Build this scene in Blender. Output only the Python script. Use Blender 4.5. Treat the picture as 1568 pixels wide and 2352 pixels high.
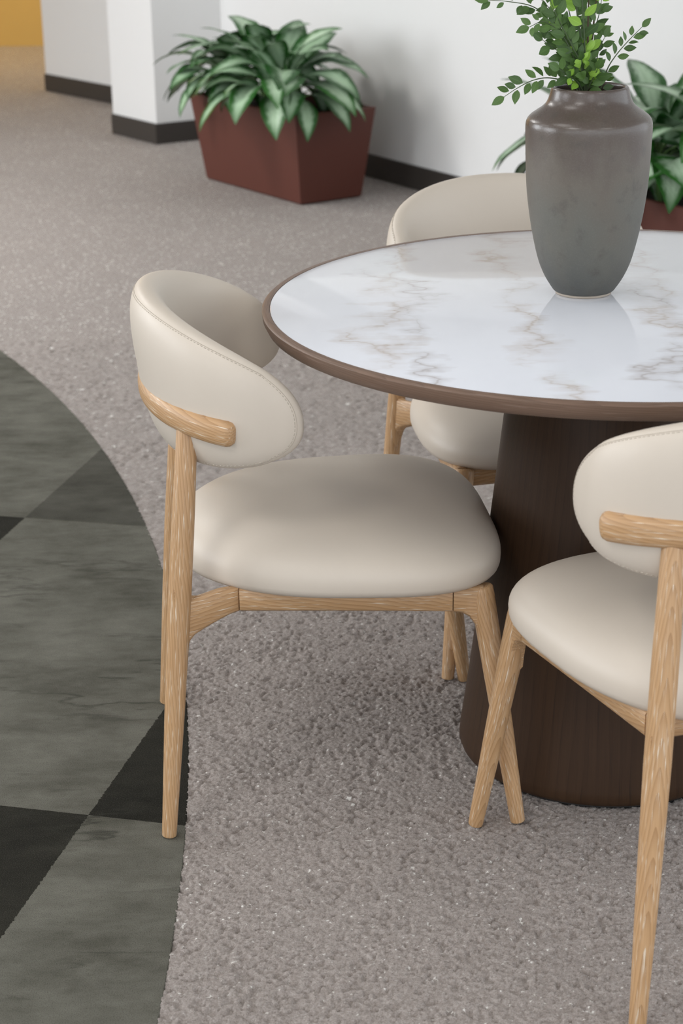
import bpy, math, random
import numpy as np
from mathutils import Vector, Matrix

for o in list(bpy.data.objects):
    bpy.data.objects.remove(o, do_unlink=True)
scene = bpy.context.scene
COL = scene.collection

# ------------------------------------------------------------------ camera
CAM_F, CAM_P, CAM_H, CAM_K = 4145.14, 0.3586, 1.4156, 0.0151     # focal length in px of a 1568x2352 frame, pitch, height, roll
cam = bpy.data.cameras.new('camera')
cam_o = bpy.data.objects.new('camera', cam)
COL.objects.link(cam_o)
cam.sensor_fit = 'VERTICAL'
cam.sensor_height = 36.0
cam.lens = CAM_F / 2352 * 36
cam.clip_start, cam.clip_end = 0.05, 100
cam_o.matrix_world = (Matrix.Translation((0, 0, CAM_H)) @ Matrix.Rotation(math.pi / 2 - CAM_P, 4, 'X')
                      @ Matrix.Rotation(-CAM_K, 4, 'Z'))
cam.dof.use_dof = True
cam.dof.focus_distance = 2.72
cam.dof.aperture_fstop = 7.0
scene.camera = cam_o

# ------------------------------------------------------------------ world and lights
world = bpy.data.worlds.new('world')
scene.world = world
world.use_nodes = True
bg = world.node_tree.nodes['Background']
bg.inputs['Color'].default_value = (0.88, 0.94, 1.0, 1)
bg.inputs['Strength'].default_value = 2.35


def area_light(name, loc, target, sx, sy, power, col):
    l = bpy.data.lights.new(name, 'AREA')
    l.shape = 'RECTANGLE'
    l.size, l.size_y = sx, sy
    l.energy = power
    l.color = col
    o = bpy.data.objects.new(name, l)
    COL.objects.link(o)
    o.location = loc
    o.rotation_euler = (Vector(target) - Vector(loc)).to_track_quat('-Z', 'Y').to_euler()
    return o


# daylight through the tall window in the left wall
area_light('window_and_fill_light', (-5.6, 5.6, 1.75), (0.2, 6.6, 0.6), 2.4, 1.9, 108, (0.95, 0.97, 1.0))
area_light('window_and_fill_light', (-5.6, 2.0, 1.6), (0.0, 2.7, 0.2), 2.4, 1.9, 85, (0.95, 0.97, 1.0))  # unseen lamp added as fill for the carpet under the left chair
# recessed panels, plus unseen fill lamps added behind camera, over seat and at back
for (lx, ly, pw) in ((-1.35, 0.55, 29), (1.7, 0.2, 14), (-1.0, 2.3, 10), (0.1, -2.2, 26), (-3.0, 3.4, 12), (-2.9, 6.6, 76), (-2.2, 5.2, 10)):
    area_light('ceiling_panel_or_fill', (lx, ly, 2.74), (lx, ly, 0), 0.9, 0.9, pw, (1.0, 0.98, 0.955))
# warm corridor lamp
area_light('corridor_light', (-2.6, 12.6, 2.7), (-2.7, 13.4, 0.6), 0.8, 0.4, 60, (1.0, 0.72, 0.30))

scene.view_settings.view_transform = 'Standard'
scene.view_settings.look = 'None'
scene.view_settings.gamma = 1.0
scene.view_settings.use_curve_mapping = False
scene.view_settings.exposure = -0.12
scene.cycles.use_denoising = True
scene.cycles.denoising_prefilter = 'NONE'
scene.cycles.max_bounces = 8

# ------------------------------------------------------------------ helpers


def link(o, parent=None):
    COL.objects.link(o)
    if parent is not None:
        o.parent = parent
    return o


def tag(o, label, cat, group=None):
    o['label'] = label
    o['category'] = cat
    if group:
        o['group'] = group
    return o


def empty(name, loc=(0, 0, 0), rz=0.0):
    o = bpy.data.objects.new(name, None)
    COL.objects.link(o)
    o.location = loc
    o.rotation_euler = (0, 0, rz)
    o.empty_display_size = 0.1
    return o


def mesh(name, V, F, mat, smooth=True, attrs=None):
    me = bpy.data.meshes.new(name)
    me.from_pydata([tuple(v) for v in V], [], [tuple(f) for f in F])
    me.validate()
    if smooth:
        me.polygons.foreach_set('use_smooth', [True] * len(me.polygons))
    for k, (typ, dat) in (attrs or {}).items():
        a = me.attributes.new(k, typ, 'POINT')
        dat = np.asarray(dat, dtype=np.float32)
        a.data.foreach_set('vector' if typ == 'FLOAT_VECTOR' else ('color' if typ == 'FLOAT_COLOR' else 'value'), dat.ravel())
    me.materials.append(mat)
    me.update()
    return me


def obj(name, me, parent=None, loc=None):
    o = bpy.data.objects.new(name, me)
    link(o, parent)
    if loc is not None:
        o.location = loc
    return o


class MB:
    """collects shapes, each vertex with a solid-wood 'grain' coordinate"""

    def __init__(self):
        self.V, self.F, self.G = [], [], []

    def tube(self, path, rx, ry=None, n=20, up=None, cap=True, gofs=(0, 0, 0), power=2.0, cap_round=0.5):
        path = [Vector(p) for p in path]
        ry = ry or rx
        m = len(path)
        T = []
        for i in range(m):
            a = path[max(i - 1, 0)]
            b = path[min(i + 1, m - 1)]
            T.append((b - a).normalized())
        N = []
        up = Vector(up) if up else None
        prev = None
        for t in T:
            u = up if up else (prev if prev else (Vector((1, 0, 0)) if abs(t.x) < .9 else Vector((0, 1, 0))))
            nn = (u - t * u.dot(t)).normalized()
            prev = nn
            N.append(nn)
        rings = []
        L = 0.0
        seq = []
        for i in range(m):
            if i:
                L += (path[i] - path[i - 1]).length
            seq.append((path[i], T[i], N[i], rx[i], ry[i], L))
        if cap and cap_round > 0:
            p, t, nn, a, b, l = seq[0]
            e = min(a, b) * cap_round
            pre = [(p - t * e * math.sin(q) + t * 0, t, nn, a - e + e * math.cos(q), b - e + e * math.cos(q), l - e * math.sin(q)) for q in (1.57, 1.1, .55)]
            p, t, nn, a, b, l = seq[-1]
            e = min(a, b) * cap_round
            post = [(p + t * e * math.sin(q), t, nn, a - e + e * math.cos(q), b - e + e * math.cos(q), l + e * math.sin(q)) for q in (.55, 1.1, 1.57)]
            seq = pre + seq + post
        for (p, t, nn, a, b, l) in seq:
            bn = t.cross(nn)
            base = len(self.V)
            for k in range(n):
                q = 2 * math.pi * k / n
                c, s = math.cos(q), math.sin(q)
                c = math.copysign(abs(c) ** (2 / power), c)
                s = math.copysign(abs(s) ** (2 / power), s)
                self.V.append(p + nn * (a * c) + bn * (b * s))
                self.G.append((gofs[0] + a * c, gofs[1] + b * s, gofs[2] + l))
            rings.append(base)
        for i in range(len(rings) - 1):
            for k in range(n):
                k2 = (k + 1) % n
                self.F.append((rings[i] + k, rings[i] + k2, rings[i + 1] + k2, rings[i + 1] + k))
        if cap:
            self.F.append(tuple(rings[0] + k for k in reversed(range(n))))
            self.F.append(tuple(rings[-1] + k for k in range(n)))
        return self

    def box(self, lo, hi):
        b = len(self.V)
        for z in (lo[2], hi[2]):
            for (x, y) in ((lo[0], lo[1]), (hi[0], lo[1]), (hi[0], hi[1]), (lo[0], hi[1])):
                self.V.append(Vector((x, y, z)))
                self.G.append((x, y, z))
        for f in ((3, 2, 1, 0), (4, 5, 6, 7), (0, 1, 5, 4), (1, 2, 6, 5), (2, 3, 7, 6), (3, 0, 4, 7)):
            self.F.append(tuple(b + i for i in f))
        return self

    def slab(self, a, b, z0, z1, t, side):
        """vertical slab from plan point a to b, thickness t to the given normal side"""
        a, b = Vector(a), Vector(b)
        d = (b - a).normalized()
        n = Vector((-d.y, d.x)) * side
        q = [a, b, b + n * t, a + n * t]
        i = len(self.V)
        for z in (z0, z1):
            for p in q:
                self.V.append(Vector((p.x, p.y, z)))
                self.G.append((p.x, p.y, z))
        fs = ((3, 2, 1, 0), (4, 5, 6, 7), (0, 1, 5, 4), (1, 2, 6, 5), (2, 3, 7, 6), (3, 0, 4, 7))
        for f in fs:
            self.F.append(tuple(i + k for k in (f if side > 0 else reversed(f))))
        return self

    def plate(self, rows, w, gofs=(0, 0, 0)):
        """vertical board: rows = list of (plan point, outward normal, zlow, zhigh); thickness w each side; rounded arrises"""
        base = []
        e = min(w * .6, .004)
        l = 0.0
        pp = None
        for (p, nrm, z0, z1) in rows:
            p = Vector(p)
            nrm = Vector(nrm).normalized()
            if pp is not None:
                l += (p - pp).length
            pp = p
            base.append(len(self.V))
            prof = [(-w, z0 + e), (-w + e, z0), (w - e, z0), (w, z0 + e), (w, z1 - e), (w - e, z1), (-w + e, z1), (-w, z1 - e)]
            for (o_, z) in prof:
                self.V.append(Vector((p.x + nrm.x * o_, p.y + nrm.y * o_, z)))
                self.G.append((gofs[0] + o_, gofs[1] + z, gofs[2] + l))
        n = 8
        for i in range(len(base) - 1):
            for k in range(n):
                k2 = (k + 1) % n
                self.F.append((base[i] + k, base[i] + k2, base[i + 1] + k2, base[i + 1] + k))
        self.F.append(tuple(base[0] + k for k in reversed(range(n))))
        self.F.append(tuple(base[-1] + k for k in range(n)))
        return self

    def mesh(self, name, mat, smooth=True):
        return mesh(name, self.V, self.F, mat, smooth, {'grain': ('FLOAT_VECTOR', self.G)})


def lathe(profile, n=64):
    V, F = [], []
    for (r, z) in profile:
        for k in range(n):
            q = 2 * math.pi * k / n
            V.append((r * math.cos(q), r * math.sin(q), z))
    for i in range(len(profile) - 1):
        for k in range(n):
            k2 = (k + 1) % n
            F.append((i * n + k, i * n + k2, (i + 1) * n + k2, (i + 1) * n + k))
    F.append(tuple(reversed(range(n))))
    F.append(tuple((len(profile) - 1) * n + k for k in range(n)))
    return V, F


def auto_smooth(me, deg=35):
    """sharp edges where faces meet steeply"""
    import bmesh
    bm = bmesh.new()
    bm.from_mesh(me)
    bmesh.ops.recalc_face_normals(bm, faces=bm.faces)
    for e in bm.edges:
        if len(e.link_faces) == 2 and e.calc_face_angle(0) > math.radians(deg):
            e.smooth = False
    bm.to_mesh(me)
    bm.free()
    return me


# ------------------------------------------------------------------ materials
class NT:
    def __init__(self, name):
        self.m = bpy.data.materials.new(name)
        self.m.use_nodes = True
        self.t = self.m.node_tree
        self.bsdf = self.t.nodes['Principled BSDF']

    def n(self, typ, **kw):
        nd = self.t.nodes.new(typ)
        for k, v in kw.items():
            if k.startswith('i_'):
                key = k[2:]
                key = int(key) if key.isdigit() else key.replace('_', ' ')
                nd.inputs[key].default_value = v
            else:
                setattr(nd, k, v)
        return nd

    def l(self, a, b):
        self.t.links.new(a, b)

    def math(self, op, a, b=None, c=None, clamp=False):
        nd = self.n('ShaderNodeMath', operation=op)
        nd.use_clamp = clamp
        for i, x in enumerate((a, b, c)):
            if x is None:
                continue
            if isinstance(x, (int, float)):
                nd.inputs[i].default_value = x
            else:
                self.l(x, nd.inputs[i])
        return nd.outputs[0]

    def mix(self, f, a, b, mode='MIX'):
        nd = self.n('ShaderNodeMix', data_type='RGBA', blend_type=mode)
        for s, x in ((nd.inputs[0], f), (nd.inputs[6], a), (nd.inputs[7], b)):
            if isinstance(x, (int, float)):
                s.default_value = x
            elif isinstance(x, tuple):
                s.default_value = (*x, 1) if len(x) == 3 else x
            else:
                self.l(x, s)
        return nd.outputs[2]

    def ramp(self, f, stops):
        nd = self.n('ShaderNodeValToRGB')
        el = nd.color_ramp.elements
        while len(el) < len(stops):
            el.new(.5)
        for e, (p, c) in zip(el, stops):
            e.position = p
            e.color = (*c, 1) if len(c) == 3 else c
        self.l(f, nd.inputs[0])
        return nd.outputs[0]

    def noise(self, vec, scale, detail=3, rough=.5, dist=0.0):
        nd = self.n('ShaderNodeTexNoise')
        nd.inputs['Scale'].default_value = scale
        nd.inputs['Detail'].default_value = detail
        nd.inputs['Roughness'].default_value = rough
        nd.inputs['Distortion'].default_value = dist
        if vec is not None:
            self.l(vec, nd.inputs['Vector'])
        return nd.outputs['Fac']

    def mapping(self, vec, scale=(1, 1, 1), rot=(0, 0, 0), loc=(0, 0, 0)):
        nd = self.n('ShaderNodeMapping')
        nd.inputs['Scale'].default_value = scale
        nd.inputs['Rotation'].default_value = rot
        nd.inputs['Location'].default_value = loc
        self.l(vec, nd.inputs['Vector'])
        return nd.outputs[0]

    def attr(self, name, out='Vector'):
        return self.n('ShaderNodeAttribute', attribute_name=name).outputs[out]

    def obj(self):
        return self.n('ShaderNodeTexCoord').outputs['Object']

    def set(self, **kw):
        for k, v in kw.items():
            s = self.bsdf.inputs[k.replace('_', ' ')]
            if isinstance(v, (int, float)):
                s.default_value = v
            elif isinstance(v, tuple):
                s.default_value = (*v, 1) if len(v) == 3 else v
            else:
                self.l(v, s)
        return self

    def bump(self, h, strength=.3, dist=.001):
        nd = self.n('ShaderNodeBump')
        nd.inputs['Strength'].default_value = strength
        nd.inputs['Distance'].default_value = dist
        self.l(h, nd.inputs['Height'])
        self.l(nd.outputs[0], self.bsdf.inputs['Normal'])


def simple(name, col, rough=.5, bump=None, var=0.0):
    t = NT(name)
    if var:
        f = t.noise(t.obj(), 6, 4)
        c = t.mix(t.math('MULTIPLY', f, var), col, tuple(x * .55 for x in col))
        t.set(Base_Color=c)
    else:
        t.set(Base_Color=col)
    t.set(Roughness=rough)
    if bump:
        t.bump(t.noise(t.obj(), bump[0], 4), bump[1], bump[2])
    return t.m


def wood(name, light, dark, pore, pore_amt, ring=230.0, pith=.016, slope=.12, bw=.6, spec=.5):
    t = NT(name)
    g = t.attr('grain')
    warp = t.n('ShaderNodeTexNoise')
    warp.inputs['Scale'].default_value = 1.0
    warp.inputs['Detail'].default_value = 2
    t.l(t.mapping(g, (14, 14, 3.2)), warp.inputs['Vector'])
    sep = t.n('ShaderNodeSeparateXYZ')
    t.l(g, sep.inputs[0])
    x = t.math('ADD', sep.outputs[0], pith)
    y = t.math('MULTIPLY', sep.outputs[1], .8)
    r = t.math('SQRT', t.math('ADD', t.math('MULTIPLY', x, x), t.math('MULTIPLY', y, y)))
    r = t.math('ADD', r, t.math('MULTIPLY', t.math('SUBTRACT', warp.outputs['Fac'], .5), .022))
    r = t.math('ADD', r, t.math('MULTIPLY', sep.outputs[2], slope))
    ph = t.math('FRACT', t.math('MULTIPLY', r, ring))
    band = t.math('POWER', ph, 2.2)
    fib = t.noise(t.mapping(g, (420, 420, 9)), 1, 3, .6)
    big = t.noise(t.mapping(g, (30, 30, 5)), 1, 3)
    c = t.mix(t.math('ADD', t.math('MULTIPLY', band, bw), t.math('MULTIPLY', big, .3), clamp=True), light, dark)
    c = t.mix(t.math('MULTIPLY', t.math('SUBTRACT', fib, .45), .8, clamp=True), c, tuple(q * .72 for q in dark))
    pm = t.noise(t.mapping(g, (560, 560, 16), loc=(3, 7, 1)), 1, 2, .5)
    pm = t.math('MULTIPLY', t.math('SUBTRACT', pm, .56), 9, clamp=True)
    pb = t.math('MULTIPLY', t.math('SUBTRACT', ph, .62), 5, clamp=True)
    pm = t.math('MULTIPLY', pm, t.math('ADD', t.math('MULTIPLY', pb, .75), .25))
    c = t.mix(t.math('MULTIPLY', pm, pore_amt), c, pore)
    t.set(Base_Color=c, Roughness=.45, Specular_IOR_Level=spec)
    t.bump(t.math('ADD', fib, t.math('MULTIPLY', pm, .4)), .18, .0008)
    return t.m


M_OAK = wood('limed_oak', (0.54, 0.335, 0.172), (0.30, 0.158, 0.066), (0.76, 0.66, 0.53), .85)
M_WALNUT = wood('dark_walnut', (0.050, 0.026, 0.0135), (0.025, 0.0125, 0.0065), (0.02, 0.012, 0.008), .5, ring=60, slope=.02, bw=.3, spec=.22)
M_RIMWOOD = wood('walnut_rim', (0.19, 0.120, 0.085), (0.105, 0.064, 0.044), (0.30, 0.22, 0.18), .5, ring=320, slope=.03)


def leather():
    t = NT('cream_leather')
    o = t.obj()
    f = t.noise(o, 9, 3)
    t.set(Base_Color=t.mix(t.math('MULTIPLY', f, .5), (0.605, 0.536, 0.458), (0.545, 0.476, 0.402)), Roughness=.46)
    t.bsdf.inputs['Specular IOR Level'].default_value = .4
    vor = t.n('ShaderNodeTexVoronoi')
    vor.inputs['Scale'].default_value = 900
    t.l(o, vor.inputs['Vector'])
    h = t.math('ADD', t.math('MULTIPLY', vor.outputs['Distance'], .25), t.math('MULTIPLY', t.noise(o, 60, 3), .8))
    t.bump(h, .10, .0012)
    return t.m


M_LEATHER = leather()
M_STITCH = simple('stitch_thread', (0.50, 0.44, 0.37), .7)
M_SEAM = simple('dark_seam_thread', (0.42, 0.365, 0.30), .8)  # even seam colour, darker than the leather


def marble():
    t = NT('white_marble')
    o = t.obj()
    sep = t.n('ShaderNodeSeparateXYZ')
    t.l(o, sep.inputs[0])
    tot = None
    # cloudy ground
    cloud = t.noise(t.mapping(o, (3.5, 1.6, 1)), 2, 4, .55)
    base = t.mix(t.math('MULTIPLY', t.math('SUBTRACT', cloud, .42), 1.6, clamp=True), (0.725, 0.745, 0.80), (0.64, 0.66, 0.715))
    col = base
    for i, (per, ofs, amp, sc, wid, c) in enumerate(((.21, .036, .20, 3.2, .015, (0.42, 0.34, 0.28)), (.33, .135, .24, 2.6, .012, (0.36, 0.32, 0.31)))):
        n1 = t.noise(t.mapping(o, (1.2, 1.0, 1), loc=(i * 3.1, i * 5.7, 0)), sc, 5, .62)
        n2 = t.noise(t.mapping(o, (.5, 3.4, 1), loc=(i * 1.7, 2 + i, 0)), 7, 3, .55)
        x = t.math('ADD', sep.outputs[0], ofs)
        x = t.math('ADD', x, t.math('MULTIPLY', t.math('SUBTRACT', n1, .5), amp * 1.6))
        x = t.math('ADD', x, t.math('MULTIPLY', t.math('SUBTRACT', n2, .5), .12))
        d = t.math('ABSOLUTE', t.math('SUBTRACT', t.math('FRACT', t.math('DIVIDE', x, per)), .5))
        d = t.math('MULTIPLY', d, per)
        mod = t.noise(t.mapping(o, loc=(i * 9, 4, 0)), 7, 3)
        mod = t.math('MULTIPLY', t.math('SUBTRACT', mod, .33), 4.0, clamp=True)
        wide = t.math('SUBTRACT', 1.0, t.math('DIVIDE', d, wid * 2.2), clamp=True)
        thin = t.math('SUBTRACT', 1.0, t.math('DIVIDE', d, wid * .45), clamp=True)
        fac = t.math('ADD', t.math('MULTIPLY', wide, .42), t.math('MULTIPLY', thin, .30))
        fac = t.math('MULTIPLY', fac, mod, clamp=True)
        col = t.mix(fac, col, c)
    t.set(Base_Color=col, Roughness=.07)
    t.bsdf.inputs['IOR'].default_value = 1.5
    return t.m


M_MARBLE = marble()


def vase_mat():
    t = NT('vase_glaze')
    o = t.obj()
    sep = t.n('ShaderNodeSeparateXYZ')
    t.l(o, sep.inputs[0])
    h = t.math('DIVIDE', sep.outputs[2], .308)
    blot = t.noise(t.mapping(o, (1, 1, .6)), 16, 4, .55)
    fine = t.noise(o, 420, 2)
    f = t.math('ADD', h, t.math('MULTIPLY', t.math('SUBTRACT', blot, .5), .75))
    c = t.ramp(f, [(0.0, (0.078, 0.080, 0.074)), (.35, (0.108, 0.104, 0.088)), (.62, (0.115, 0.098, 0.079)), (.80, (0.088, 0.068, 0.056)), (1.0, (0.075, 0.055, 0.046))])
    sp = t.noise(t.mapping(o, loc=(4, 4, 4)), 38, 4, .6)
    c = t.mix(t.math('MULTIPLY', t.math('SUBTRACT', sp, .55), 3.2, clamp=True), c, (0.060, 0.052, 0.044))
    c = t.mix(t.math('MULTIPLY', t.math('SUBTRACT', fine, .5), .5, clamp=True), c, (0.19, 0.18, 0.165))
    t.set(Base_Color=c, Roughness=t.ramp(h, [(.6, (.58, .58, .58)), (.84, (.27, .27, .27))]))
    t.bsdf.inputs['Specular IOR Level'].default_value = .6
    t.bump(t.math('ADD', t.math('MULTIPLY', blot, .8), fine), .12, .001)
    return t.m


M_VASE = vase_mat()
M_FOOT = simple('unglazed_clay', (0.42, 0.36, 0.30), .8)


def big_leaf():
    t = NT('variegated_leaf')
    uv = t.attr('luv')
    sep = t.n('ShaderNodeSeparateXYZ')
    t.l(uv, sep.inputs[0])          # x: along 0..1, y: -1..1 across
    a = t.math('ABSOLUTE', sep.outputs[1])
    info = t.n('ShaderNodeObjectInfo')
    nz = t.noise(t.mapping(uv, (14, 5, 1)), 1, 4, .65)
    edge = t.math('ADD', a, t.math('MULTIPLY', t.math('SUBTRACT', nz, .5), .75))
    f = t.math('SUBTRACT', 1.0, t.math('MULTIPLY', t.math('SUBTRACT', edge, .30), 2.4), clamp=True)
    mid = t.math('SUBTRACT', 1.0, t.math('MULTIPLY', a, 14), clamp=True)
    ends = t.math('MULTIPLY', t.math('SUBTRACT', .98, sep.outputs[0], clamp=True), 4, clamp=True)
    f = t.math('MULTIPLY', t.math('MULTIPLY', f, ends), .88)
    dark = t.mix(info.outputs['Random'], (0.012, 0.080, 0.010), (0.028, 0.125, 0.018))
    pale = t.mix(info.outputs['Random'], (0.40, 0.57, 0.38), (0.55, 0.70, 0.52))
    c = t.mix(f, dark, pale)
    c = t.mix(t.math('MULTIPLY', mid, .35), c, (0.20, 0.36, 0.16))
    t.set(Base_Color=c, Roughness=.38)
    t.bsdf.inputs['Specular IOR Level'].default_value = .45
    ribs = t.n('ShaderNodeTexWave')
    ribs.inputs['Scale'].default_value = 5.0
    t.l(t.mapping(uv, (1, .25, 1), rot=(0, 0, .6)), ribs.inputs['Vector'])
    t.bump(ribs.outputs['Fac'], .12, .003)
    return t.m


M_BIGLEAF = big_leaf()
M_PETIOLE = simple('green_petiole', (0.14, 0.26, 0.08), .5)
M_SOIL = simple('potting_soil', (0.030, 0.020, 0.014), .95, (60, .8, .01), .5)
M_PLANTER = simple('oxblood_planter', (0.098, 0.026, 0.016), .55, (300, .06, .001), .12)


def small_leaf(name, c1, c2):
    t = NT(name)
    info = t.n('ShaderNodeObjectInfo')
    uv = t.attr('luv')
    sep = t.n('ShaderNodeSeparateXYZ')
    t.l(uv, sep.inputs[0])
    mid = t.math('SUBTRACT', 1.0, t.math('MULTIPLY', t.math('ABSOLUTE', sep.outputs[1]), 9), clamp=True)
    c = t.mix(info.outputs['Random'], c1, c2)
    c = t.mix(t.math('MULTIPLY', mid, .3), c, tuple(min(1, x * 1.6) for x in c2))
    t.set(Base_Color=c, Roughness=.5)
    t.bsdf.inputs['Transmission Weight'].default_value = 0
    tr = t.n('ShaderNodeBsdfTranslucent')
    t.l(c, tr.inputs[0])
    mx = t.n('ShaderNodeMixShader')
    mx.inputs[0].default_value = .25
    out = t.t.nodes['Material Output']
    t.l(t.bsdf.outputs[0], mx.inputs[1])
    t.l(tr.outputs[0], mx.inputs[2])
    t.l(mx.outputs[0], out.inputs['Surface'])
    return t.m


M_SLEAF = small_leaf('sprig_leaf_green', (0.044, 0.095, 0.022), (0.098, 0.185, 0.045))
M_SLIME = small_leaf('sprig_leaf_lime', (0.22, 0.42, 0.045), (0.30, 0.50, 0.075))
M_TWIG = simple('green_twig', (0.055, 0.085, 0.035), .6)
M_STEM = simple('brown_stem', (0.080, 0.060, 0.030), .8, (200, .5, .002), .4)

M_WALL = simple('painted_wall', (0.77, 0.77, 0.765), .75, (120, .05, .002))
M_BASE = simple('dark_baseboard', (0.040, 0.034, 0.030), .45)
M_CEIL = simple('ceiling_paint', (0.8, 0.8, 0.78), .9)
M_YELLOW = simple('ochre_wall', (0.55, 0.36, 0.10), .6, None, .2)


def carpet(name, use_attr):
    t = NT(name)
    geo = t.n('ShaderNodeNewGeometry').outputs['Position']
    if use_attr:
        rnd = t.attr('tuft', 'Fac')
    else:
        v = t.n('ShaderNodeTexVoronoi')
        v.inputs['Scale'].default_value = 150
        t.l(geo, v.inputs['Vector'])
        s = t.n('ShaderNodeSeparateXYZ')
        t.l(v.outputs['Color'], s.inputs[0])
        rnd = s.outputs[0]
    c = t.ramp(rnd, [(0.0, (0.285, 0.245, 0.222)), (.15, (0.335, 0.289, 0.264)), (.5, (0.376, 0.329, 0.305)), (.90, (0.417, 0.370, 0.344)), (.955, (0.43, 0.39, 0.365)), (.963, (0.80, 0.77, 0.73)), (1, (0.86, 0.83, 0.79))])
    big = t.noise(geo, 3.5, 3, .55)
    c = t.mix(t.math('MULTIPLY', t.math('SUBTRACT', big, .42), 1.0, clamp=True), c, (0.30, 0.265, 0.245), 'MIX')
    med = t.noise(geo, 90, 5, .7)
    c = t.mix(t.math('MULTIPLY', t.math('SUBTRACT', med, .53), 3.0, clamp=True), c, (0.20, 0.170, 0.150))
    fin = t.noise(geo, 430, 3, .7)
    c = t.mix(t.math('MULTIPLY', t.math('SUBTRACT', fin, .49), 4.0, clamp=True), c, (0.17, 0.145, 0.127))
    c = t.mix(t.math('MULTIPLY', t.math('SUBTRACT', .43, fin), 4.0, clamp=True), c, (0.56, 0.52, 0.485))
    t.set(Base_Color=c, Roughness=.95)
    t.bsdf.inputs['Specular IOR Level'].default_value = .1
    t.bsdf.inputs['Sheen Weight'].default_value = .15
    if use_attr:
        h = t.noise(geo, 650, 4, .75)
        t.bump(h, .8, .0016)
    else:
        h = t.math('ADD', t.math('MULTIPLY', t.noise(geo, 260, 3, .6), 1.0), t.math('MULTIPLY', v.outputs['Distance'], -1.2))
        t.bump(h, .8, .004)
    return t.m


M_CARPET = carpet('beige_pile_carpet', True)
M_CARPETF = carpet('beige_carpet_far', False)


def rug_mat():
    t = NT('checkered_rug')
    geo = t.n('ShaderNodeNewGeometry').outputs['Position']
    wob = t.n('ShaderNodeTexNoise')
    wob.inputs['Scale'].default_value = 160
    wob.inputs['Detail'].default_value = 2
    t.l(geo, wob.inputs['Vector'])
    sep = t.n('ShaderNodeSeparateXYZ')
    t.l(geo, sep.inputs[0])
    wv = t.math('MULTIPLY', t.math('SUBTRACT', wob.outputs['Fac'], .5), .008)
    X = t.math('ADD', sep.outputs[0], wv)
    Y = sep.outputs[1]
    n = t.math('ADD', t.math('MULTIPLY', X, .973), t.math('MULTIPLY', Y, -.232))
    s = t.math('ADD', t.math('MULTIPLY', X, .232), t.math('MULTIPLY', Y, .973))
    a = t.math('FLOOR', t.math('DIVIDE', t.math('ADD', n, .958), .604))
    b = t.math('FLOOR', t.math('DIVIDE', t.math('SUBTRACT', s, 2.297), 1.208))
    k = t.math('MODULO', t.math('ADD', t.math('ADD', a, b), 100), 2.0)      # 0 or 1
    # a=0,b=0 is dark
    dark = t.math('SUBTRACT', 1.0, k)
    fade = t.math('SUBTRACT', 1.0, t.math('MULTIPLY', b, .50), clamp=True)   # the checks of the far row are dyed paler
    dark = t.math('MULTIPLY', dark, fade)
    patch = t.noise(t.mapping(geo, (1, 1, 1), loc=(5, 2, 0)), 4.2, 5, .6)
    patch2 = t.noise(t.mapping(geo, (1.2, 2.4, 1), loc=(2, 8, 0)), 9, 6, .68)
    pf = t.math('ADD', t.math('MULTIPLY', patch, .9), t.math('MULTIPLY', patch2, .75))
    pf = t.math('MULTIPLY', t.math('SUBTRACT', pf, .52), 1.9, clamp=True)
    base = t.mix(pf, (0.066, 0.064, 0.050), (0.172, 0.167, 0.142))
    dk = t.mix(pf, (0.004, 0.0037, 0.0026), (0.016, 0.0148, 0.0105))
    c = t.mix(t.math('MULTIPLY', dark, .95), base, dk)
    # distressed cloudy dye and a few crease lines
    cl = t.noise(t.mapping(geo, (1.3, 3.2, 1), rot=(0, 0, .12)), 2.6, 8, .7)
    c = t.mix(t.math('MULTIPLY', t.math('SUBTRACT', cl, .54), 2.2, clamp=True), c, (0.050, 0.048, 0.038))
    cr = t.noise(t.mapping(geo, (.6, 2.6, 1), rot=(0, 0, .1), loc=(1.3, .4, 0)), 1.4, 6, .6)
    cr = t.math('SUBTRACT', 1.0, t.math('MULTIPLY', t.math('ABSOLUTE', t.math('SUBTRACT', cr, .5)), 70), clamp=True)
    msk = t.math('MULTIPLY', t.math('SUBTRACT', t.noise(t.mapping(geo, loc=(7, 3, 0)), 2.6, 3), .46), 6, clamp=True)
    c = t.mix(t.math('MULTIPLY', t.math('MULTIPLY', cr, msk), .65), c, (0.026, 0.026, 0.020))
    gr = t.noise(geo, 700, 2, .6)
    c = t.mix(t.math('MULTIPLY', t.math('SUBTRACT', gr, .5), 1.1, clamp=True), c, (0.17, 0.166, 0.143))
    c = t.mix(t.math('MULTIPLY', t.math('SUBTRACT', .5, gr), 3.0, clamp=True), c, (0.012, 0.012, 0.009))
    t.set(Base_Color=c, Roughness=.95)
    t.bsdf.inputs['Specular IOR Level'].default_value = .1
    t.bump(t.math('ADD', gr, t.math('MULTIPLY', cl, .6)), .5, .002)
    return t.m


M_RUG = rug_mat()

# ------------------------------------------------------------------ setting
RUG_C, RUG_R = (-6.578, 2.1715), 6.338


def structure(name, me, parent=None):
    o = obj(name, me, parent)
    o['kind'] = 'structure'
    return o


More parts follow.
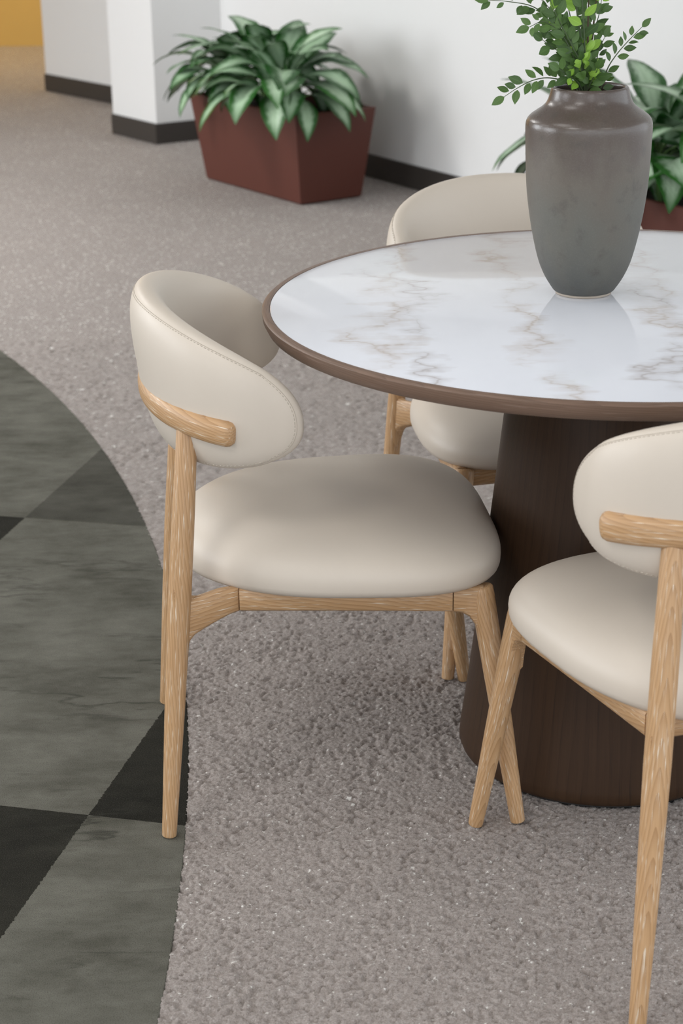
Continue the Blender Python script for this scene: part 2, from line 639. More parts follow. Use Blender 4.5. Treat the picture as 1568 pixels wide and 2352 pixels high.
def build_floor():
    rng = np.random.default_rng(4)
    V, F, A = [], [], []

    def quad(x0, x1, y0, y1, z=-.003):
        pass

    def dense(x0, x1, y0, y1, step, cell, amp):
        nx, ny = int(round((x1 - x0) / step)) + 1, int(round((y1 - y0) / step)) + 1
        X, Y = np.meshgrid(np.linspace(x0, x1, nx), np.linspace(y0, y1, ny))
        X = X + rng.uniform(-.25, .25, X.shape) * step
        Y = Y + rng.uniform(-.25, .25, X.shape) * step
        cx, cy = int((x1 - x0) / cell) + 5, int((y1 - y0) / cell) + 5
        px = rng.uniform(.05, .95, (cy, cx))
        py = rng.uniform(.05, .95, (cy, cx))
        ph = rng.uniform(0, 1, (cy, cx))
        pr = rng.uniform(0, 1, (cy, cx))
        gx, gy = (X - x0) / cell + 2, (Y - y0) / cell + 2
        ix, iy = np.floor(gx).astype(int), np.floor(gy).astype(int)
        bd = np.full(X.shape, 9.0)
        bh = np.zeros(X.shape)
        br = np.zeros(X.shape)
        for dy in (-1, 0, 1):
            for dx in (-1, 0, 1):
                jx, jy = np.clip(ix + dx, 0, cx - 1), np.clip(iy + dy, 0, cy - 1)
                d = np.hypot(gx - jx - px[jy, jx], gy - jy - py[jy, jx])
                m = d < bd
                bd = np.where(m, d, bd)
                bh = np.where(m, ph[jy, jx], bh)
                br = np.where(m, pr[jy, jx], br)
        # clumps: coarse random field
        def field(c):
            gx2, gy2 = (X - x0) / c, (Y - y0) / c
            g = rng.uniform(0, 1, (int((y1 - y0) / c) + 4, int((x1 - x0) / c) + 4))
            a, b = np.clip(np.floor(gx2).astype(int), 0, g.shape[1] - 2), np.clip(np.floor(gy2).astype(int), 0, g.shape[0] - 2)
            u, w = gx2 - a, gy2 - b
            u, w = np.clip(u, 0, 1), np.clip(w, 0, 1)
            u, w = u * u * (3 - 2 * u), w * w * (3 - 2 * w)
            return (g[b, a] * (1 - u) + g[b, a + 1] * u) * (1 - w) + (g[b + 1, a] * (1 - u) + g[b + 1, a + 1] * u) * w
        pit = np.clip((.5 * field(.007) + .3 * field(.014) + .2 * field(.06)) - .57, 0, 1) * 10
        Z = amp * (.8 * (bh - .5) - .9 * bd ** 2 + .35 * (field(.012) - .5) + .3 * (field(.04) - .5) - 1.1 * np.clip(pit, 0, 1.3)) - .0003
        Z = np.clip(Z, -.0105, .004)
        base = len(V)
        V.extend(np.c_[X.ravel(), Y.ravel(), Z.ravel()].tolist())
        A.extend(br.ravel().tolist())
        keep = np.hypot(X - RUG_C[0], Y - RUG_C[1]) > RUG_R - .0003 - step
        idx = np.arange(nx * ny).reshape(ny, nx) + base
        k = keep[:-1, :-1] & keep[1:, :-1] & keep[:-1, 1:] & keep[1:, 1:]
        q = np.stack([idx[:-1, :-1][k], idx[:-1, 1:][k], idx[1:, 1:][k], idx[1:, :-1][k]], 1)
        F.extend(q.tolist())

    dense(-.32, .80, 1.72, 3.32, .0023, .0042, .0030)
    dense(-1.12, 1.0, 3.32, 5.30, .0055, .0085, .0032)
    n0 = len(F)
    for (x0, x1, y0, y1) in ((-9, 6, -4.5, 1.72), (-9, -.32, 1.72, 3.32), (.80, 6, 1.72, 3.32), (-9, -1.12, 3.32, 5.3), (1.0, 6, 3.32, 5.3), (-9, 6, 5.3, 16)):
        b = len(V)
        V.extend([(x0, y0, -.003), (x1, y0, -.003), (x1, y1, -.003), (x0, y1, -.003)])
        A.extend([.5] * 4)
        F.append((b, b + 1, b + 2, b + 3))
    b = len(V)
    V.extend([(-9, -4.5, -.012), (6, -4.5, -.012), (6, 16, -.012), (-9, 16, -.012)])
    A.extend([.5] * 4)
    F.append((b, b + 1, b + 2, b + 3))
    me = bpy.data.meshes.new('floor')
    me.vertices.add(len(V))
    me.vertices.foreach_set('co', np.asarray(V, np.float32).ravel())
    Fa = np.asarray(F, np.int32)
    me.loops.add(Fa.size)
    me.loops.foreach_set('vertex_index', Fa.ravel())
    me.polygons.add(len(Fa))
    me.polygons.foreach_set('loop_start', np.arange(0, Fa.size, 4, dtype=np.int32))
    me.polygons.foreach_set('loop_total', np.full(len(Fa), 4, np.int32))
    me.materials.append(M_CARPET)
    me.materials.append(M_CARPETF)
    mi = np.zeros(len(Fa), np.int32)
    mi[n0:] = 1
    me.polygons.foreach_set('material_index', mi)
    me.polygons.foreach_set('use_smooth', np.ones(len(Fa), bool))
    at = me.attributes.new('tuft', 'FLOAT', 'POINT')
    at.data.foreach_set('value', np.asarray(A, np.float32))
    me.update()
    me.validate()
    return structure('floor', me)


build_floor()

# walls: plan points measured along the foot of each wall
W_FARL, W_FARR = (-1.74, 11.114), (-1.16, 10.35)
P_L, P_F, P_R = (-1.139, 9.384), (-.882, 9.009), (-.562, 9.217)
W_END = (2.5, 4.05)
ZC = 2.8


def wall(name, a, b, side, t=.14, mat=None, base=True):
    structure(name, MB().slab(a, b, -.012, ZC, t, side).mesh(name, mat or M_WALL, False))
    if base:
        bn = name.replace('wall_', 'baseboard_')
        m = MB().slab(a, b, 0, .098, .012, -side)
        structure(bn, m.mesh(bn, M_BASE, False))


wall('wall_back', P_R, W_END, 1)
# pillar standing proud of the wall: one box-like shell with three faces
pm = MB()
pl = [Vector(P_L), Vector(P_F), Vector(P_R)]
nb = Vector((.83, .555))
ring = [pl[0], pl[1], pl[2], pl[2] + nb * .3, pl[0] + nb * 1.4]
i0 = 0
for z in (-.012, ZC):
    for p in ring:
        pm.V.append(Vector((p.x, p.y, z)))
        pm.G.append((p.x, p.y, z))
for k in range(5):
    k2 = (k + 1) % 5
    pm.F.append((k, k2, 5 + k2, 5 + k))
pm.F.append((4, 3, 2, 1, 0))
pm.F.append((5, 6, 7, 8, 9))
structure('wall_pillar', pm.mesh('wall_pillar', M_WALL, False))
bm_ = MB()
d1 = (pl[1] - pl[0]).normalized()
d2 = (pl[2] - pl[1]).normalized()
bm_.slab(pl[0], pl[1] + d1 * .012, 0, .098, .012, -1)
bm_.slab(pl[1], pl[2], 0, .098, .012, -1)
structure('baseboard_pillar', bm_.mesh('baseboard_pillar', M_BASE, False))
wall('wall_far', W_FARL, W_FARR, 1, t=.5)
wall('wall_corridor', (-6.5, 13.9), (.6, 13.5), 1, mat=M_YELLOW, base=False)
# left wall with the tall window and a nearer opening added for the fill lamp
wl = MB()
for (a, b, z0, z1) in (((-5.8, -2.5), (-5.8, .8), -.012, ZC), ((-5.8, 3.2), (-5.8, 4.4), -.012, ZC), ((-5.8, .8), (-5.8, 3.2), -.012, .6), ((-5.8, .8), (-5.8, 3.2), 2.6, ZC), ((-5.8, 6.8), (-5.8, 13.9), -.012, ZC), ((-5.8, 4.4), (-5.8, 6.8), -.012, .6), ((-5.8, 4.4), (-5.8, 6.8), 2.6, ZC)):
    wl.slab(a, b, z0, z1, .15, 1)
structure('wall_left', wl.mesh('wall_left', M_WALL, False))
structure('ceiling', MB().box((-6.0, -2.5, ZC), (4.5, 14.2, ZC + .1)).mesh('ceiling', M_CEIL, False))

# rug: a big inlaid disc whose curved edge runs under the left chair
rv, rf = [], []
NS = 400
QM = math.acos((-5.45 - RUG_C[0]) / RUG_R)          # stops short of the left wall
for z in (-.011, -.0010, 0.0):
    rr = RUG_R if z < -.0005 else RUG_R - .0015
    for k in range(NS):
        q = -QM + 2 * QM * k / (NS - 1)
        rv.append((rr * math.cos(q), rr * math.sin(q), z))
for i in range(2):
    for k in range(NS):
        k2 = (k + 1) % NS
        rf.append((i * NS + k, i * NS + k2, (i + 1) * NS + k2, (i + 1) * NS + k))
rf.append(tuple(2 * NS + k for k in range(NS)))
rug = obj('rug', mesh('rug', rv, rf, M_RUG, False), loc=(RUG_C[0], RUG_C[1], 0))
tag(rug, 'dark grey-green distressed checkered rug with a long curved edge on the beige carpet', 'rug')

# ------------------------------------------------------------------ table
TX, TY = 0.4199, 2.6706
TR = .5358
table = empty('dining_table', (TX, TY, 0))
tag(table, 'round pedestal dining table with white veined marble top and dark wood rim', 'table')
prof = [(TR - .012, .7495), (TR - .0115, .7505), (TR - .004, .7505), (TR, .7475), (TR - .001, .738), (TR - .006, .728), (TR - .014, .7245), (TR - .10, .722)]
V, F = lathe(prof, 160)
F = F[:-2]
G = []
for (x, y, z) in V:
    q = math.atan2(y, x)
    G.append((z * 1.0, math.hypot(x, y), q * TR * 1.0 + z * 2.5))
rim_me = mesh('rim', V, F + [tuple(reversed(range((len(prof) - 1) * 160, len(prof) * 160)))[::-1]], M_RIMWOOD, True, {'grain': ('FLOAT_VECTOR', G)})
obj('rim', auto_smooth(rim_me, 40), table)
V, F = lathe([(TR - .10, .735), (TR - .0125, .735), (TR - .0125, .7497), (TR - .0135, .7503)], 160)
obj('marble_top', auto_smooth(mesh('marble_top', V, F, M_MARBLE, True), 40), table)
RB, RT = .2298, .150
prof = [(RB - .012, .004), (RB - .003, .008), (RB, .016), (RB - .001, .03)]
for i in range(1, 13):
    s = i / 12
    prof.append((RB - .001 + (RT - RB) * (s ** .92), .03 + s * .693))
V, F = lathe(prof, 128)
G = []
for (x, y, z) in V:
    q = math.atan2(y, x)
    G.append((q * .2, math.sin(q * 3) * .01, z))
ped = obj('pedestal', mesh('pedestal', V, F, M_WALNUT, True, {'grain': ('FLOAT_VECTOR', G)}), table)
V, F = lathe([(RB - .02, -.006), (RB - .014, -.004), (RB - .014, .006)], 96)
obj('plinth', mesh('plinth', V, F, simple('black_plinth', (.012, .010, .009), .6), True), table)

# ------------------------------------------------------------------ vase
VX, VY = 0.3779, 2.7240
vase = empty('vase', (VX, VY, .7505))
tag(vase, 'tall grey-brown stoneware vase with narrow neck on the marble table', 'vase')
vp = [(.040, .0035), (.0445, .004), (.048, .0075), (.0588, .024), (.0655, .038), (.0712, .053), (.078, .080), (.0835, .108), (.088, .137), (.0912, .165), (.0930, .200), (.0940, .235), (.0945, .252), (.0942, .259), (.0925, .265), (.088, .2705), (.080, .276), (.0715, .2815), (.0655, .287), (.0618, .2935), (.0598, .300), (.0580, .308), (.0568, .3110), (.0545, .3125), (.0520, .3118), (.0505, .309), (.0515, .300), (.056, .285), (.082, .262), (.085, .235), (.080, .15), (.060, .06), (.001, .05)]


def smooth_profile(P, it=2):
    for _ in range(it):
        Q = [P[0]]
        for a, b in zip(P[:-1], P[1:]):
            Q.append((a[0] * .75 + b[0] * .25, a[1] * .75 + b[1] * .25))
            Q.append((a[0] * .25 + b[0] * .75, a[1] * .25 + b[1] * .75))
        Q.append(P[-1])
        P = Q
    return P


V, F = lathe(smooth_profile(vp, 2), 96)
obj('vase_body', mesh('vase_body', V, F, M_VASE), vase)
V, F = lathe([(.036, 0), (.0425, 0), (.0432, .002), (.042, .006)], 64)
obj('foot_ring', mesh('foot_ring', V, F, M_FOOT), vase)

# ------------------------------------------------------------------ chair
# local axes: x = right of the sitter, y = forward, z = up; origin on the floor


def pad_plan():
    a, b, y0 = .229, .145, -.098
    P = []
    for i in range(61):
        q = math.pi / 2 * i / 60
        P.append((a * math.sin(q), y0 - b * math.cos(q)))
    for i in range(1, 9):
        P.append((a + .010 * i / 8, y0 + .050 * i / 8))
    P = np.array(P)
    s = np.r_[0, np.cumsum(np.hypot(*np.diff(P, axis=0).T))]
    return P, s


PP, PS = pad_plan()
PL = PS[-1]


def plan_at(s):
    """point and outward normal of the pad's middle line at signed arc length"""
    g = 1 if s >= 0 else -1
    s = min(abs(s), PL + .03)
    x, y = np.interp(s, PS, PP[:, 0]), np.interp(s, PS, PP[:, 1])
    if s > PL:
        y += s - PL
    e = .004
    x1, y1 = np.interp(max(s - e, 0), PS, PP[:, 0]), np.interp(max(s - e, 0), PS, PP[:, 1])
    x2, y2 = np.interp(min(s + e, PL), PS, PP[:, 0]), np.interp(min(s + e, PL), PS, PP[:, 1])
    tx, ty = x2 - x1, y2 - y1
    l = math.hypot(tx, ty)
    tx, ty = tx / l, ty / l
    return (g * x, y), (g * ty, -tx)


def pad_point(rho, al, face):
    """face +1 outer, -1 inner"""
    c, s = math.cos(al), math.sin(al)
    eu, ev = 2 / 2.35, 2 / 2.25
    u = rho * math.copysign(abs(c) ** eu, c)
    v = rho * math.copysign(abs(s) ** ev, s)
    (x, y), (nx, ny) = plan_at(u * PL)
    zc = .687 - .038 * u * u
    z = zc + v * .1135
    th = .0330 * max(0.0, 1 - rho ** 3.0) ** (1 / 2.4)
    tilt = -(z - .66) * .13 * max(0, 1 - u * u * .8)
    return Vector((x + nx * th * face, y + ny * th * face + tilt, z))


def build_pad():
    NA, NR = 120, 22
    V, F = [], []
    rhos = [math.sin(math.pi / 2 * j / NR) ** .8 for j in range(NR + 1)]
    idx = {}
    for f in (1, -1):
        for j, r in enumerate(rhos):
            for k in range(NA):
                if j == 0:
                    if k == 0:
                        idx[f, 0, 0] = len(V)
                        V.append(pad_point(0, 0, f))
                    idx[f, j, k] = idx[f, 0, 0]
                elif j == NR and f == -1:
                    idx[f, j, k] = idx[1, j, k]
                else:
                    idx[f, j, k] = len(V)
                    V.append(pad_point(r, 2 * math.pi * k / NA, f))
    for f in (1, -1):
        for j in range(NR):
            for k in range(NA):
                k2 = (k + 1) % NA
                q = [idx[f, j, k], idx[f, j + 1, k], idx[f, j + 1, k2], idx[f, j, k2]]
                if j == 0:
                    q = [q[0], q[1], q[2]]
                F.append(tuple(q) if f < 0 else tuple(reversed(q)))
    return V, F


def seat_point(rho, al, top):
    c, s = math.cos(al), math.sin(al)
    pu = 3.5 if s > 0 else 2.5
    u = rho * math.copysign(abs(s) ** (2 / pu), s)        # along y
    w = rho * math.copysign(abs(c) ** (2 / (3.6 if s > 0 else 2.5)), c)       # across
    y = .016 + u * (.2445 if u > 0 else .252)
    half = .240 + .032 * u - .010 * u * u
    x = w * half
    k = max(0.0, 1 - rho ** 2.9) ** (1 / 2.1)
    if top:
        z = .400 + .070 * k + .008 * k * (1 - u) * .5
    else:
        z = .400 - .042 * k ** .6
    return Vector((x, y, z))


def build_seat():
    NA, NR = 96, 22
    V, F = [], []
    rhos = [math.sin(math.pi / 2 * j / NR) ** .85 for j in range(NR + 1)]
    idx = {}
    for f in (1, 0):
        for j, r in enumerate(rhos):
            for k in range(NA):
                if j == 0:
                    if k == 0:
                        idx[f, 0, 0] = len(V)
                        V.append(seat_point(0, 0, f))
                    idx[f, j, k] = idx[f, 0, 0]
                elif j == NR and f == 0:
                    idx[f, j, k] = idx[1, j, k]
                else:
                    idx[f, j, k] = len(V)
                    V.append(seat_point(r, 2 * math.pi * k / NA, f))
    for f in (1, 0):
        for j in range(NR):
            for k in range(NA):
                k2 = (k + 1) % NA
                q = [idx[f, j, k], idx[f, j + 1, k], idx[f, j + 1, k2], idx[f, j, k2]]
                if j == 0:
                    q = q[:3]
                F.append(tuple(q) if f else tuple(reversed(q)))
    return V, F


def leg_mesh(foot, top, prof, g):
    foot, top = Vector(foot), Vector(top)
    path = [foot.lerp(top, t) for t, r in prof]
    return MB().tube(path, [r for t, r in prof], n=24, gofs=g, up=(0, 1, 0), cap_round=.25)


def build_chair():
    root = empty('dining_chair')
    V, F = build_seat()
    obj('seat', mesh('seat', V, F, M_LEATHER), root)
    V, F = build_pad()
    back = obj('backrest', mesh('backrest', V, F, M_LEATHER), root)
    # seam and stitches round the outer face
    def rim_line(al, inset):
        d = (pad_point(1.0, al, 1) - pad_point(.97, al, 1))
        c_, s_ = math.cos(al), math.sin(al)
        sc_ = math.hypot(PL * abs(c_) ** (2 / 2.35), .1135 * abs(s_) ** (2 / 2.25))
        return pad_point(1 - inset / sc_, al, 1)
    sb = MB()
    path = [rim_line(2 * math.pi * k / 360, .0085) for k in range(361)]
    sb.tube(path, [.0004] * 361, n=6, cap=False)
    obj('seam', sb.mesh('seam', M_SEAM), back)
    st = MB()
    pts = [rim_line(2 * math.pi * k / 4000, .0112) for k in range(4001)]
    acc, run = 0.0, []
    for a, b in zip(pts[:-1], pts[1:]):
        acc += (b - a).length
        if acc < .0040:
            run.append(a)
        elif run:
            if len(run) > 1:
                p0, p1 = run[0], run[-1]
                st.tube([p0, (p0 + p1) / 2, p1], [.00055] * 3, n=5, cap=True, cap_round=0)
            run = []
        if acc > .0060:
            acc = 0.0
    obj('stitching', st.mesh('stitching', M_STITCH), back)
    # curved wooden rail behind the pad
    rp, rn = [], []
    for i in range(61):
        s = -1 + 2 * i / 60
        q = s * math.radians(72)
        x, y = .252 * math.sin(q), -.104 - .159 * math.cos(q)
        if abs(s) > .93:
            pass
        z = .640 + .012 * (1 - s * s)
        rp.append((x, y, z))
    rb = MB()
    hh = [.0205 - .0015 * abs(-1 + 2 * i / 60) for i in range(61)]
    dd = [.0160 for i in range(61)]
    rb.tube(rp, hh, dd, n=28, up=(0, 0, 1), power=2.7, cap_round=.7, gofs=(.02, .01, 0))
    obj('rail', rb.mesh('rail', M_OAK), root)
    # legs
    for sx in (1, -1):
        bp = [(0, .0112), (.06, .0118), (.3, .0150), (.55, .0172), (.75, .0168), (1, .0150)]
        m = leg_mesh((sx * .227, -.265, .0032), (sx * .183, -.209, .640), bp, (.004, .006 * sx, .1 * sx))
        obj('leg', m.mesh('leg', M_OAK), root)
    for sx in (1, -1):
        fp = [(0, .0112), (.06, .0118), (.4, .0150), (.8, .0178), (.97, .0180), (1, .0175)]
        m = leg_mesh((sx * .250, .265, .0032), (sx * .206, .212, .372), fp, (.008, -.004 * sx, .37 * sx))
        obj('leg', m.mesh('leg', M_OAK), root)
    # aprons and corner brackets
    for sx in (1, -1):
        a, b = Vector((sx * .168, -.143)), Vector((sx * .212, .168))
        n = Vector((1 * sx, -(.212 - .168) / (.168 + .143)))
        m = MB().plate([(a, n, .342, .379), (a.lerp(b, .33), n, .3425, .379), (a.lerp(b, .66), n, .3425, .379), (b, n, .342, .379)], .010, (.01, 0, .2 * sx))
        obj('side_apron', auto_smooth(m.mesh('side_apron', M_OAK), 50), root)
        # rear bracket sweeping out to the back leg
        lg = Vector((sx * .2065, -.236))
        rows = []
        for t, z0, z1 in ((0, .342, .379), (.15, .3400, .380), (.35, .3340, .3815), (.55, .3270, .3790), (.72, .3200, .3770), (.84, .3090, .3800), (.92, .292, .3900), (1.0, .270, .4000)):
            p = a.lerp(lg, t)
            rows.append((p, Vector((sx * .92, -.38)), z0, z1))
        m = MB().plate(rows, .0105, (.0, 0, .33 * sx))
        obj('corner_bracket', auto_smooth(m.mesh('corner_bracket', M_OAK), 50), root)
        # front bracket
        lf = Vector((sx * .2105, .213))
        rows = []
        for t, z0, z1 in ((0, .342, .379), (.3, .3395, .379), (.55, .3320, .379), (.75, .318, .379), (.9, .298, .379), (1.0, .278, .379)):
            rows.append((b.lerp(lf, t), Vector((sx, 0)), z0, z1))
        m = MB().plate(rows, .0105, (.012, 0, .53 * sx))
        obj('corner_bracket', auto_smooth(m.mesh('corner_bracket', M_OAK), 50), root)
    for (nm, y, w, sgn) in (('front_apron', .205, .200, 1), ('back_apron', -.147, .168, -1)):
        rows = []
        for t, z0 in ((-1, .342), (-.5, .342), (0, .342), (.5, .342), (1, .342)):
            rows.append(((t * w, y), (0, sgn), z0, .379))
        m = MB().plate(rows if sgn < 0 else rows, .010, (.02, 0, .7))
        obj(nm, auto_smooth(m.mesh(nm, M_OAK), 50), root)
    return root


def copy_tree(o, parent=None):
    c = o.copy()
    COL.objects.link(c)
    c.parent = parent
    for ch in list(o.children):
        copy_tree(ch, c)
    return c


chair0 = build_chair()
CHAIRS = (((-.0257, 2.6407), .0953, 'cream leather dining chair on the left with back legs on the dark rug'),
          ((.510, 2.2224), 1.8466, 'cream leather dining chair nearest the camera, seen from behind at the right edge'),
          ((.364, 3.236), math.radians(-76), 'cream leather dining chair on the far side of the table, behind the vase'))
protos = [chair0] + [copy_tree(chair0) for _ in CHAIRS[1:]]
for o, (p, a, lab) in zip(protos, CHAIRS):
    o.location = (p[0], p[1], 0)
    o.rotation_euler = (0, 0, a - math.pi / 2)
    tag(o, lab, 'chair', 'dining chairs round the marble table')

# ------------------------------------------------------------------ leaves


def leaf_mesh(name, L, W, arch, fold, mat, nl=12, nw=6, widest=.42, twist=0.0, wave=0.0, petiole=0.0):
    """leaf along +x, arching down; 'luv' = (along, across)"""
    V, F, U = [], [], []
    x, z, ang = 0.0, 0.0, arch[0]
    ds = L / nl
    P = [(0.0, 0.0, ang)]
    for i in range(nl):
        ang = arch[0] + (arch[1] - arch[0]) * ((i + .5) / nl) ** 1.1
        x += math.cos(ang) * ds
        z += math.sin(ang) * ds
        P.append((x, z, ang))
    for i, (px, pz, an) in enumerate(P):
        t = i / nl
        if t < widest:
            w = math.sin(math.pi / 2 * (t / widest)) ** .75
        else:
            w = max(0.0, math.cos(math.pi / 2 * ((t - widest) / (1 - widest)))) ** .95
        w = max(w, .03) * W / 2
        tw = twist * t
        for k in range(nw + 1):
            v = -1 + 2 * k / nw
            yy = v * w
            zz = abs(v) * w * fold - .25 * w * fold * v * v * 2 + wave * w * math.sin(t * 13 + (1 if v > 0 else 2.1)) * abs(v)
            y2, z2 = yy * math.cos(tw) - zz * math.sin(tw), yy * math.sin(tw) + zz * math.cos(tw)
            V.append((px - math.sin(an) * z2, y2, pz + math.cos(an) * z2))
            U.append((t, v, 0))
    for i in range(nl):
        for k in range(nw):
            a = i * (nw + 1) + k
            F.append((a, a + 1, a + nw + 2, a + nw + 1))
    me = mesh(name, V, F, mat, True, {'luv': ('FLOAT_VECTOR', U)})
    return me


R = math.radians
BIG = [leaf_mesh('leaf', .25, .104, (R(e0), R(e1)), .35, M_BIGLEAF, wave=.08, twist=tw) for e0, e1, tw in
       ((58, 0, .1), (36, -32, -.15), (22, -55, .12), (8, -68, -.1), (-8, -78, .05), (42, -48, .25))]

# ------------------------------------------------------------------ planters
PU, PN = Vector((.55, -.835)).normalized(), Vector((.835, .55)).normalized()


def build_planter(corner, label, seed, clumps):
    """corner: base corner at the left end of the long front side"""
    rnd = random.Random(seed)
    c0 = Vector(corner)
    LB, WB, H, FL = .775, .30, .372, .045
    ctr = c0 + PU * (LB / 2) + PN * (WB / 2)
    root = empty('potted_plant', (ctr.x, ctr.y, 0), math.atan2(PU.y, PU.x))
    tag(root, label, 'potted plant', 'foliage planters along the white wall')
    # box in local coordinates: x along the long side, -y is into the wall? (PN is to the left of PU)
    V, F = [], []
    def ring(hl, hw, z):
        b = len(V)
        for (sx, sy) in ((-1, -1), (1, -1), (1, 1), (-1, 1)):
            V.append((sx * hl, sy * hw, z))
        return b
    e = .006
    rings = [ring(LB / 2 - e, WB / 2 - e, 0), ring(LB / 2, WB / 2, e), ring(LB / 2 + FL, WB / 2 + FL, H - .003), ring(LB / 2 + FL - .003, WB / 2 + FL - .003, H),
             ring(LB / 2 + FL - .014, WB / 2 + FL - .014, H), ring(LB / 2 + FL - .017, WB / 2 + FL - .017, H - .06), ring(LB / 2 + FL - .02, WB / 2 + FL - .02, H - .08)]
    for a, b in zip(rings[:-1], rings[1:]):
        for k in range(4):
            k2 = (k + 1) % 4
            F.append((a + k, a + k2, b + k2, b + k))
    F.append((3, 2, 1, 0))
    box = obj('planter_box', mesh('planter_box', V, F, M_PLANTER, False), root)
    # soil: lumpy sheet
    V, F = [], []
    nx, ny = 24, 12
    for j in range(ny + 1):
        for i in range(nx + 1):
            V.append(((-1 + 2 * i / nx) * (LB / 2 + FL - .02), (-1 + 2 * j / ny) * (WB / 2 + FL - .02), H - .05 + rnd.uniform(-.006, .006)))
    for j in range(ny):
        for i in range(nx):
            a = j * (nx + 1) + i
            F.append((a, a + 1, a + nx + 2, a + nx + 1))
    obj('soil', mesh('soil', V, F, M_SOIL), root)
    for (cx, cy, hz, n, sc) in clumps:
        # leafy cane
        top = Vector((cx, cy, hz))
        st = MB().tube([(cx * .9, cy * .7, H - .06), (cx * .95, cy * .85, (H + hz) / 2), top], [.011, .010, .007], n=10)
        obj('stem', st.mesh('stem', M_PETIOLE), root)
        az = rnd.uniform(0, 6.28)
        for k in range(n):
            az += 2.39996 + rnd.uniform(-.25, .25)
            t = k / (n - 1)                     # 0 top .. 1 bottom
            var = min(5, int(t * 4.99)) if rnd.random() > .2 else 5
            s = sc * (.72 + .38 * math.sin(math.pi * min(1, t * .75 + .22))) * rnd.uniform(.88, 1.1)
            pl_ = .03 + .125 * t
            zz = hz - .17 * t * (hz - H) / .2 * .9 + .02 * rnd.random()
            d = Vector((math.cos(az), math.sin(az), 0))
            base = top + d * pl_
            base.z = zz + .02
            lf = obj('leaf', BIG[var], root)
            lf.location = base
            lf.rotation_euler = (rnd.uniform(-.3, .3), rnd.uniform(-.12, .12), az + rnd.uniform(-.2, .2))
            lf.scale = (s, s * rnd.uniform(.9, 1.1), s)
            pt = MB().tube([(top.x, top.y, zz - .035), (top.x + d.x * pl_ * .5, top.y + d.y * pl_ * .5, zz - .002), base], [.0035, .003, .0024], n=6)
            obj('petiole', pt.mesh('petiole', M_PETIOLE), root)
    return root


# local y>0 is the wall side (PN), x>0 towards the right end
build_planter((-.574, 8.014), 'oxblood tapered planter of silvery variegated leaves beside the white pillar', 11,
              ((.225, -.12, .50, 42, 1.15), (-.04, -.05, .54, 36, 1.08), (-.30, -.05, .49, 36, 1.0)))
WD = Vector((.511, -.8596))
c2 = Vector((-.574, 8.014)) + WD * 2.45
build_planter((c2.x, c2.y), 'oxblood planter of silvery variegated leaves behind the vase, cut off by the right frame edge', 5,
              ((-.25, -.03, .50, 28, 1.2), (.03, -.04, .56, 32, 1.3), (.30, .0, .55, 24, 1.2)))

# ------------------------------------------------------------------ greenery in the vase


def at(px, py, Y):
    A, B = px - 784, 1176 - py
    a = (A * math.cos(CAM_K) + B * math.sin(CAM_K)) / CAM_F
    b = (-A * math.sin(CAM_K) + B * math.cos(CAM_K)) / CAM_F
    d = Vector((a, math.cos(CAM_P) + b * math.sin(CAM_P), -math.sin(CAM_P) + b * math.cos(CAM_P)))
    return Vector((0, 0, CAM_H)) + d * (Y / d.y)


SL = [leaf_mesh('leaf', .0225, .0122, (R(e0), R(e1)), .3, m, nl=6, nw=4, widest=.45) for m in (M_SLEAF, M_SLIME) for e0, e1 in ((5, -12), (14, -28), (-6, 10))]
green = empty('leafy_sprig_bunch', (VX, VY, .99))
tag(green, 'bunch of green leafy sprigs arching out of the tall stoneware vase', 'greenery')
GI = Vector((VX, VY, .99))


def catmull(P, n):
    P = [Vector(p) for p in P]
    Q = [P[0] * 2 - P[1]] + P + [P[-1] * 2 - P[-2]]
    out = []
    for i in range(len(P) - 1):
        a, b, c, d = Q[i:i + 4]
        for k in range(n):
            t = k / n
            out.append(.5 * ((2 * b) + (c - a) * t + (2 * a - 5 * b + 4 * c - d) * t * t + (3 * b - a - 3 * c + d) * t ** 3))
    out.append(P[-1])
    return out


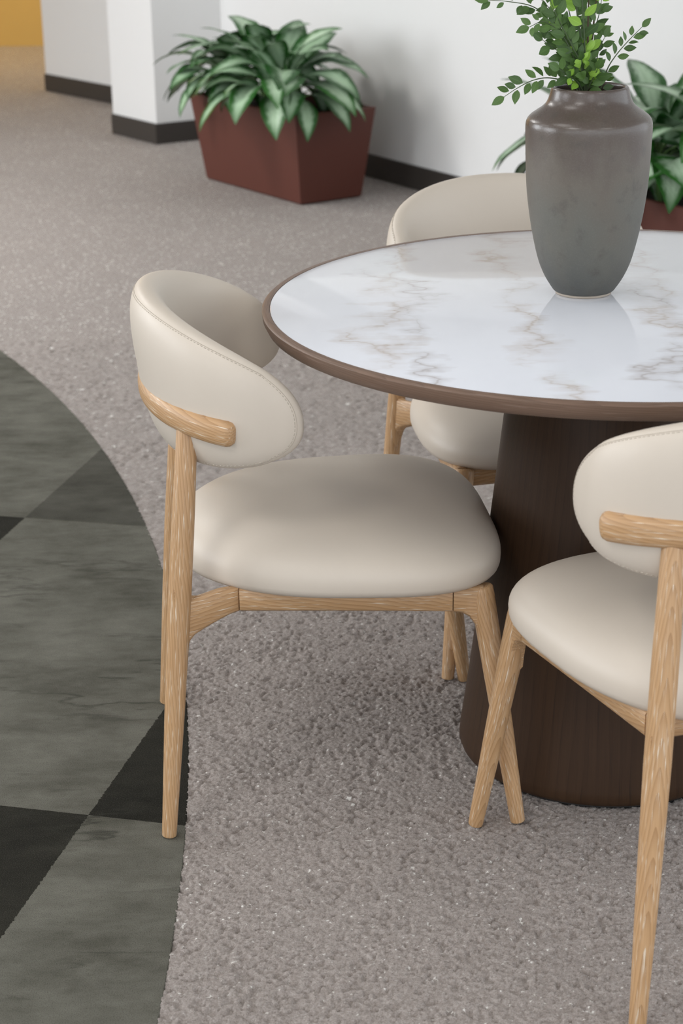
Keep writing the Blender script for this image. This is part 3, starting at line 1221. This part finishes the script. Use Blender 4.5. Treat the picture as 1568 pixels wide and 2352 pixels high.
def sprig(pts, seed, spacing=.0125, start=.18, lime=0.0, sc=1.0, thick=.0011, woody=False, plane=None, single=.25):
    rnd = random.Random(seed)
    path = [p - GI for p in catmull([at(*p) for p in pts], 8)]
    m = len(path)
    st = MB().tube(path, [thick * (1.15 - .75 * i / (m - 1)) for i in range(m)], n=7, cap_round=0)
    stem = obj('branch', st.mesh('branch', M_STEM if woody else M_TWIG), green)
    tot = sum((b - a).length for a, b in zip(path[:-1], path[1:]))
    l, nxt, side = 0.0, tot * start, 1
    for a, b in zip(path[:-1], path[1:]):
        seg = (b - a).length
        while nxt <= l + seg:
            p = a.lerp(b, (nxt - l) / seg)
            t = (b - a).normalized()
            for sd in ((side,) if rnd.random() < single else (side, -side)):
                nrm = Vector((rnd.uniform(-.35, .35), -1, rnd.uniform(-.1, .7))) if plane is None else Vector(plane)
                lat = t.cross(nrm).normalized() * sd
                d = (t * rnd.uniform(.45, .85) + lat * rnd.uniform(.6, .9)).normalized()
                up = (nrm * -1 if nrm.y > 0 else nrm)
                zax = (up - d * up.dot(d)).normalized()
                yax = zax.cross(d)
                Mx = Matrix((d, yax, zax)).transposed().to_4x4()
                s = sc * rnd.uniform(.72, 1.12) * (1.0 if nxt < tot * .85 else .8)
                k = rnd.randrange(3) + (3 if rnd.random() < lime else 0)
                lf = obj('leaf', SL[k], stem)
                lf.matrix_local = Matrix.Translation(p + d * .0035) @ Mx @ Matrix.Rotation(rnd.uniform(-.5, .5), 4, 'X') @ Matrix.Scale(s, 4)
            side = -side
            nxt += spacing * rnd.uniform(.8, 1.25)
        l += seg
    # tip leaf
    t = (path[-1] - path[-2]).normalized()
    z = Vector((0, -1, .3))
    z = (z - t * z.dot(t)).normalized()
    lf = obj('leaf', SL[0], stem)
    lf.matrix_local = Matrix.Translation(path[-1]) @ Matrix((t, z.cross(t), z)).transposed().to_4x4() @ Matrix.Scale(sc, 4)


Y0 = VY
sprig([(1322, 222, Y0), (1300, 190, Y0 - .01), (1262, 179, Y0 - .02), (1225, 184, Y0 - .03), (1190, 201, Y0 - .035), (1158, 222, Y0 - .04)], 1, .0115, .25)
sprig([(1368, 225, Y0), (1382, 195, Y0), (1396, 155, Y0 - .01), (1418, 122, Y0 - .012), (1448, 88, Y0 - .015), (1474, 62, Y0 - .02)], 2, .0125, .12, sc=.8)
sprig([(1355, 222, Y0), (1366, 165, Y0 + .01), (1374, 118, Y0 + .01), (1388, 86, Y0 + .012)], 3, .0125, .2, sc=.8)
sprig([(1335, 222, Y0), (1312, 120, Y0 + .01), (1275, 55, Y0), (1225, 16, Y0 - .01), (1170, 4, Y0 - .02), (1122, 0, Y0 - .025)], 4, .0115, .2)
sprig([(1340, 222, Y0), (1320, 140, Y0 - .02), (1290, 80, Y0 - .03), (1250, 50, Y0 - .04), (1215, 62, Y0 - .05)], 5, .012, .3)
sprig([(1330, 224, Y0), (1312, 160, Y0 + .02), (1285, 105, Y0 + .02), (1262, 72, Y0 + .02)], 6, .012, .2, sc=.9)
for i, (x0, x1, dy, lime) in enumerate(((1338, 1318, .02, .25), (1348, 1352, -.01, .05), (1344, 1336, -.03, .35), (1352, 1372, .02, .1), (1332, 1296, .03, .25), (1340, 1320, -.02, .1))):
    sprig([(1342, 226, Y0), (x0, 150, Y0 + dy * .5), ((x0 + x1) / 2, 60, Y0 + dy), (x1, -18, Y0 + dy * 1.3), (x1 + (x1 - 1340) * .3, -62, Y0 + dy * 1.6)], 20 + i, .0132, .08, lime=lime, single=.72, sc=1.08, thick=.0019 if i in (1, 3) else .0012, woody=i in (1, 3))
# young lime shoots at the neck
for i, (x, y, dx) in enumerate(((1318, 150, -6), (1335, 138, 0), (1360, 150, 8), (1310, 175, -12), (1350, 165, 4))):
    sprig([(1342, 224, Y0), ((x + 1342) / 2, (y + 224) / 2 - 8, Y0 - .012), (x, y, Y0 - .035)], 40 + i, .0115, .35, lime=.85 if i < 3 else .4, sc=.85)
# fuller middle and left shoulder of the bunch
for i, P in enumerate((((1336, 150, .01), (1300, 70, .02), (1262, 20, .02), (1236, -8, .02)),
                       ((1338, 160, -.02), (1308, 95, -.03), (1280, 40, -.035), (1262, -2, -.04)),
                       ((1330, 175, .0), (1296, 130, -.01), (1268, 108, -.02), (1246, 92, -.03)),
                       ((1350, 150, .01), (1362, 80, .02), (1376, 30, .02), (1382, -10, .02)),
                       ((1328, 190, -.02), (1304, 172, -.035), (1284, 160, -.045)),
                       ((1356, 190, -.02), (1366, 172, -.03), (1372, 158, -.04)))):
    sprig([(1342, 224, Y0)] + [(x, y, Y0 + d) for x, y, d in P], 60 + i, .0132, .24, lime=.12, sc=1.08, single=.6)
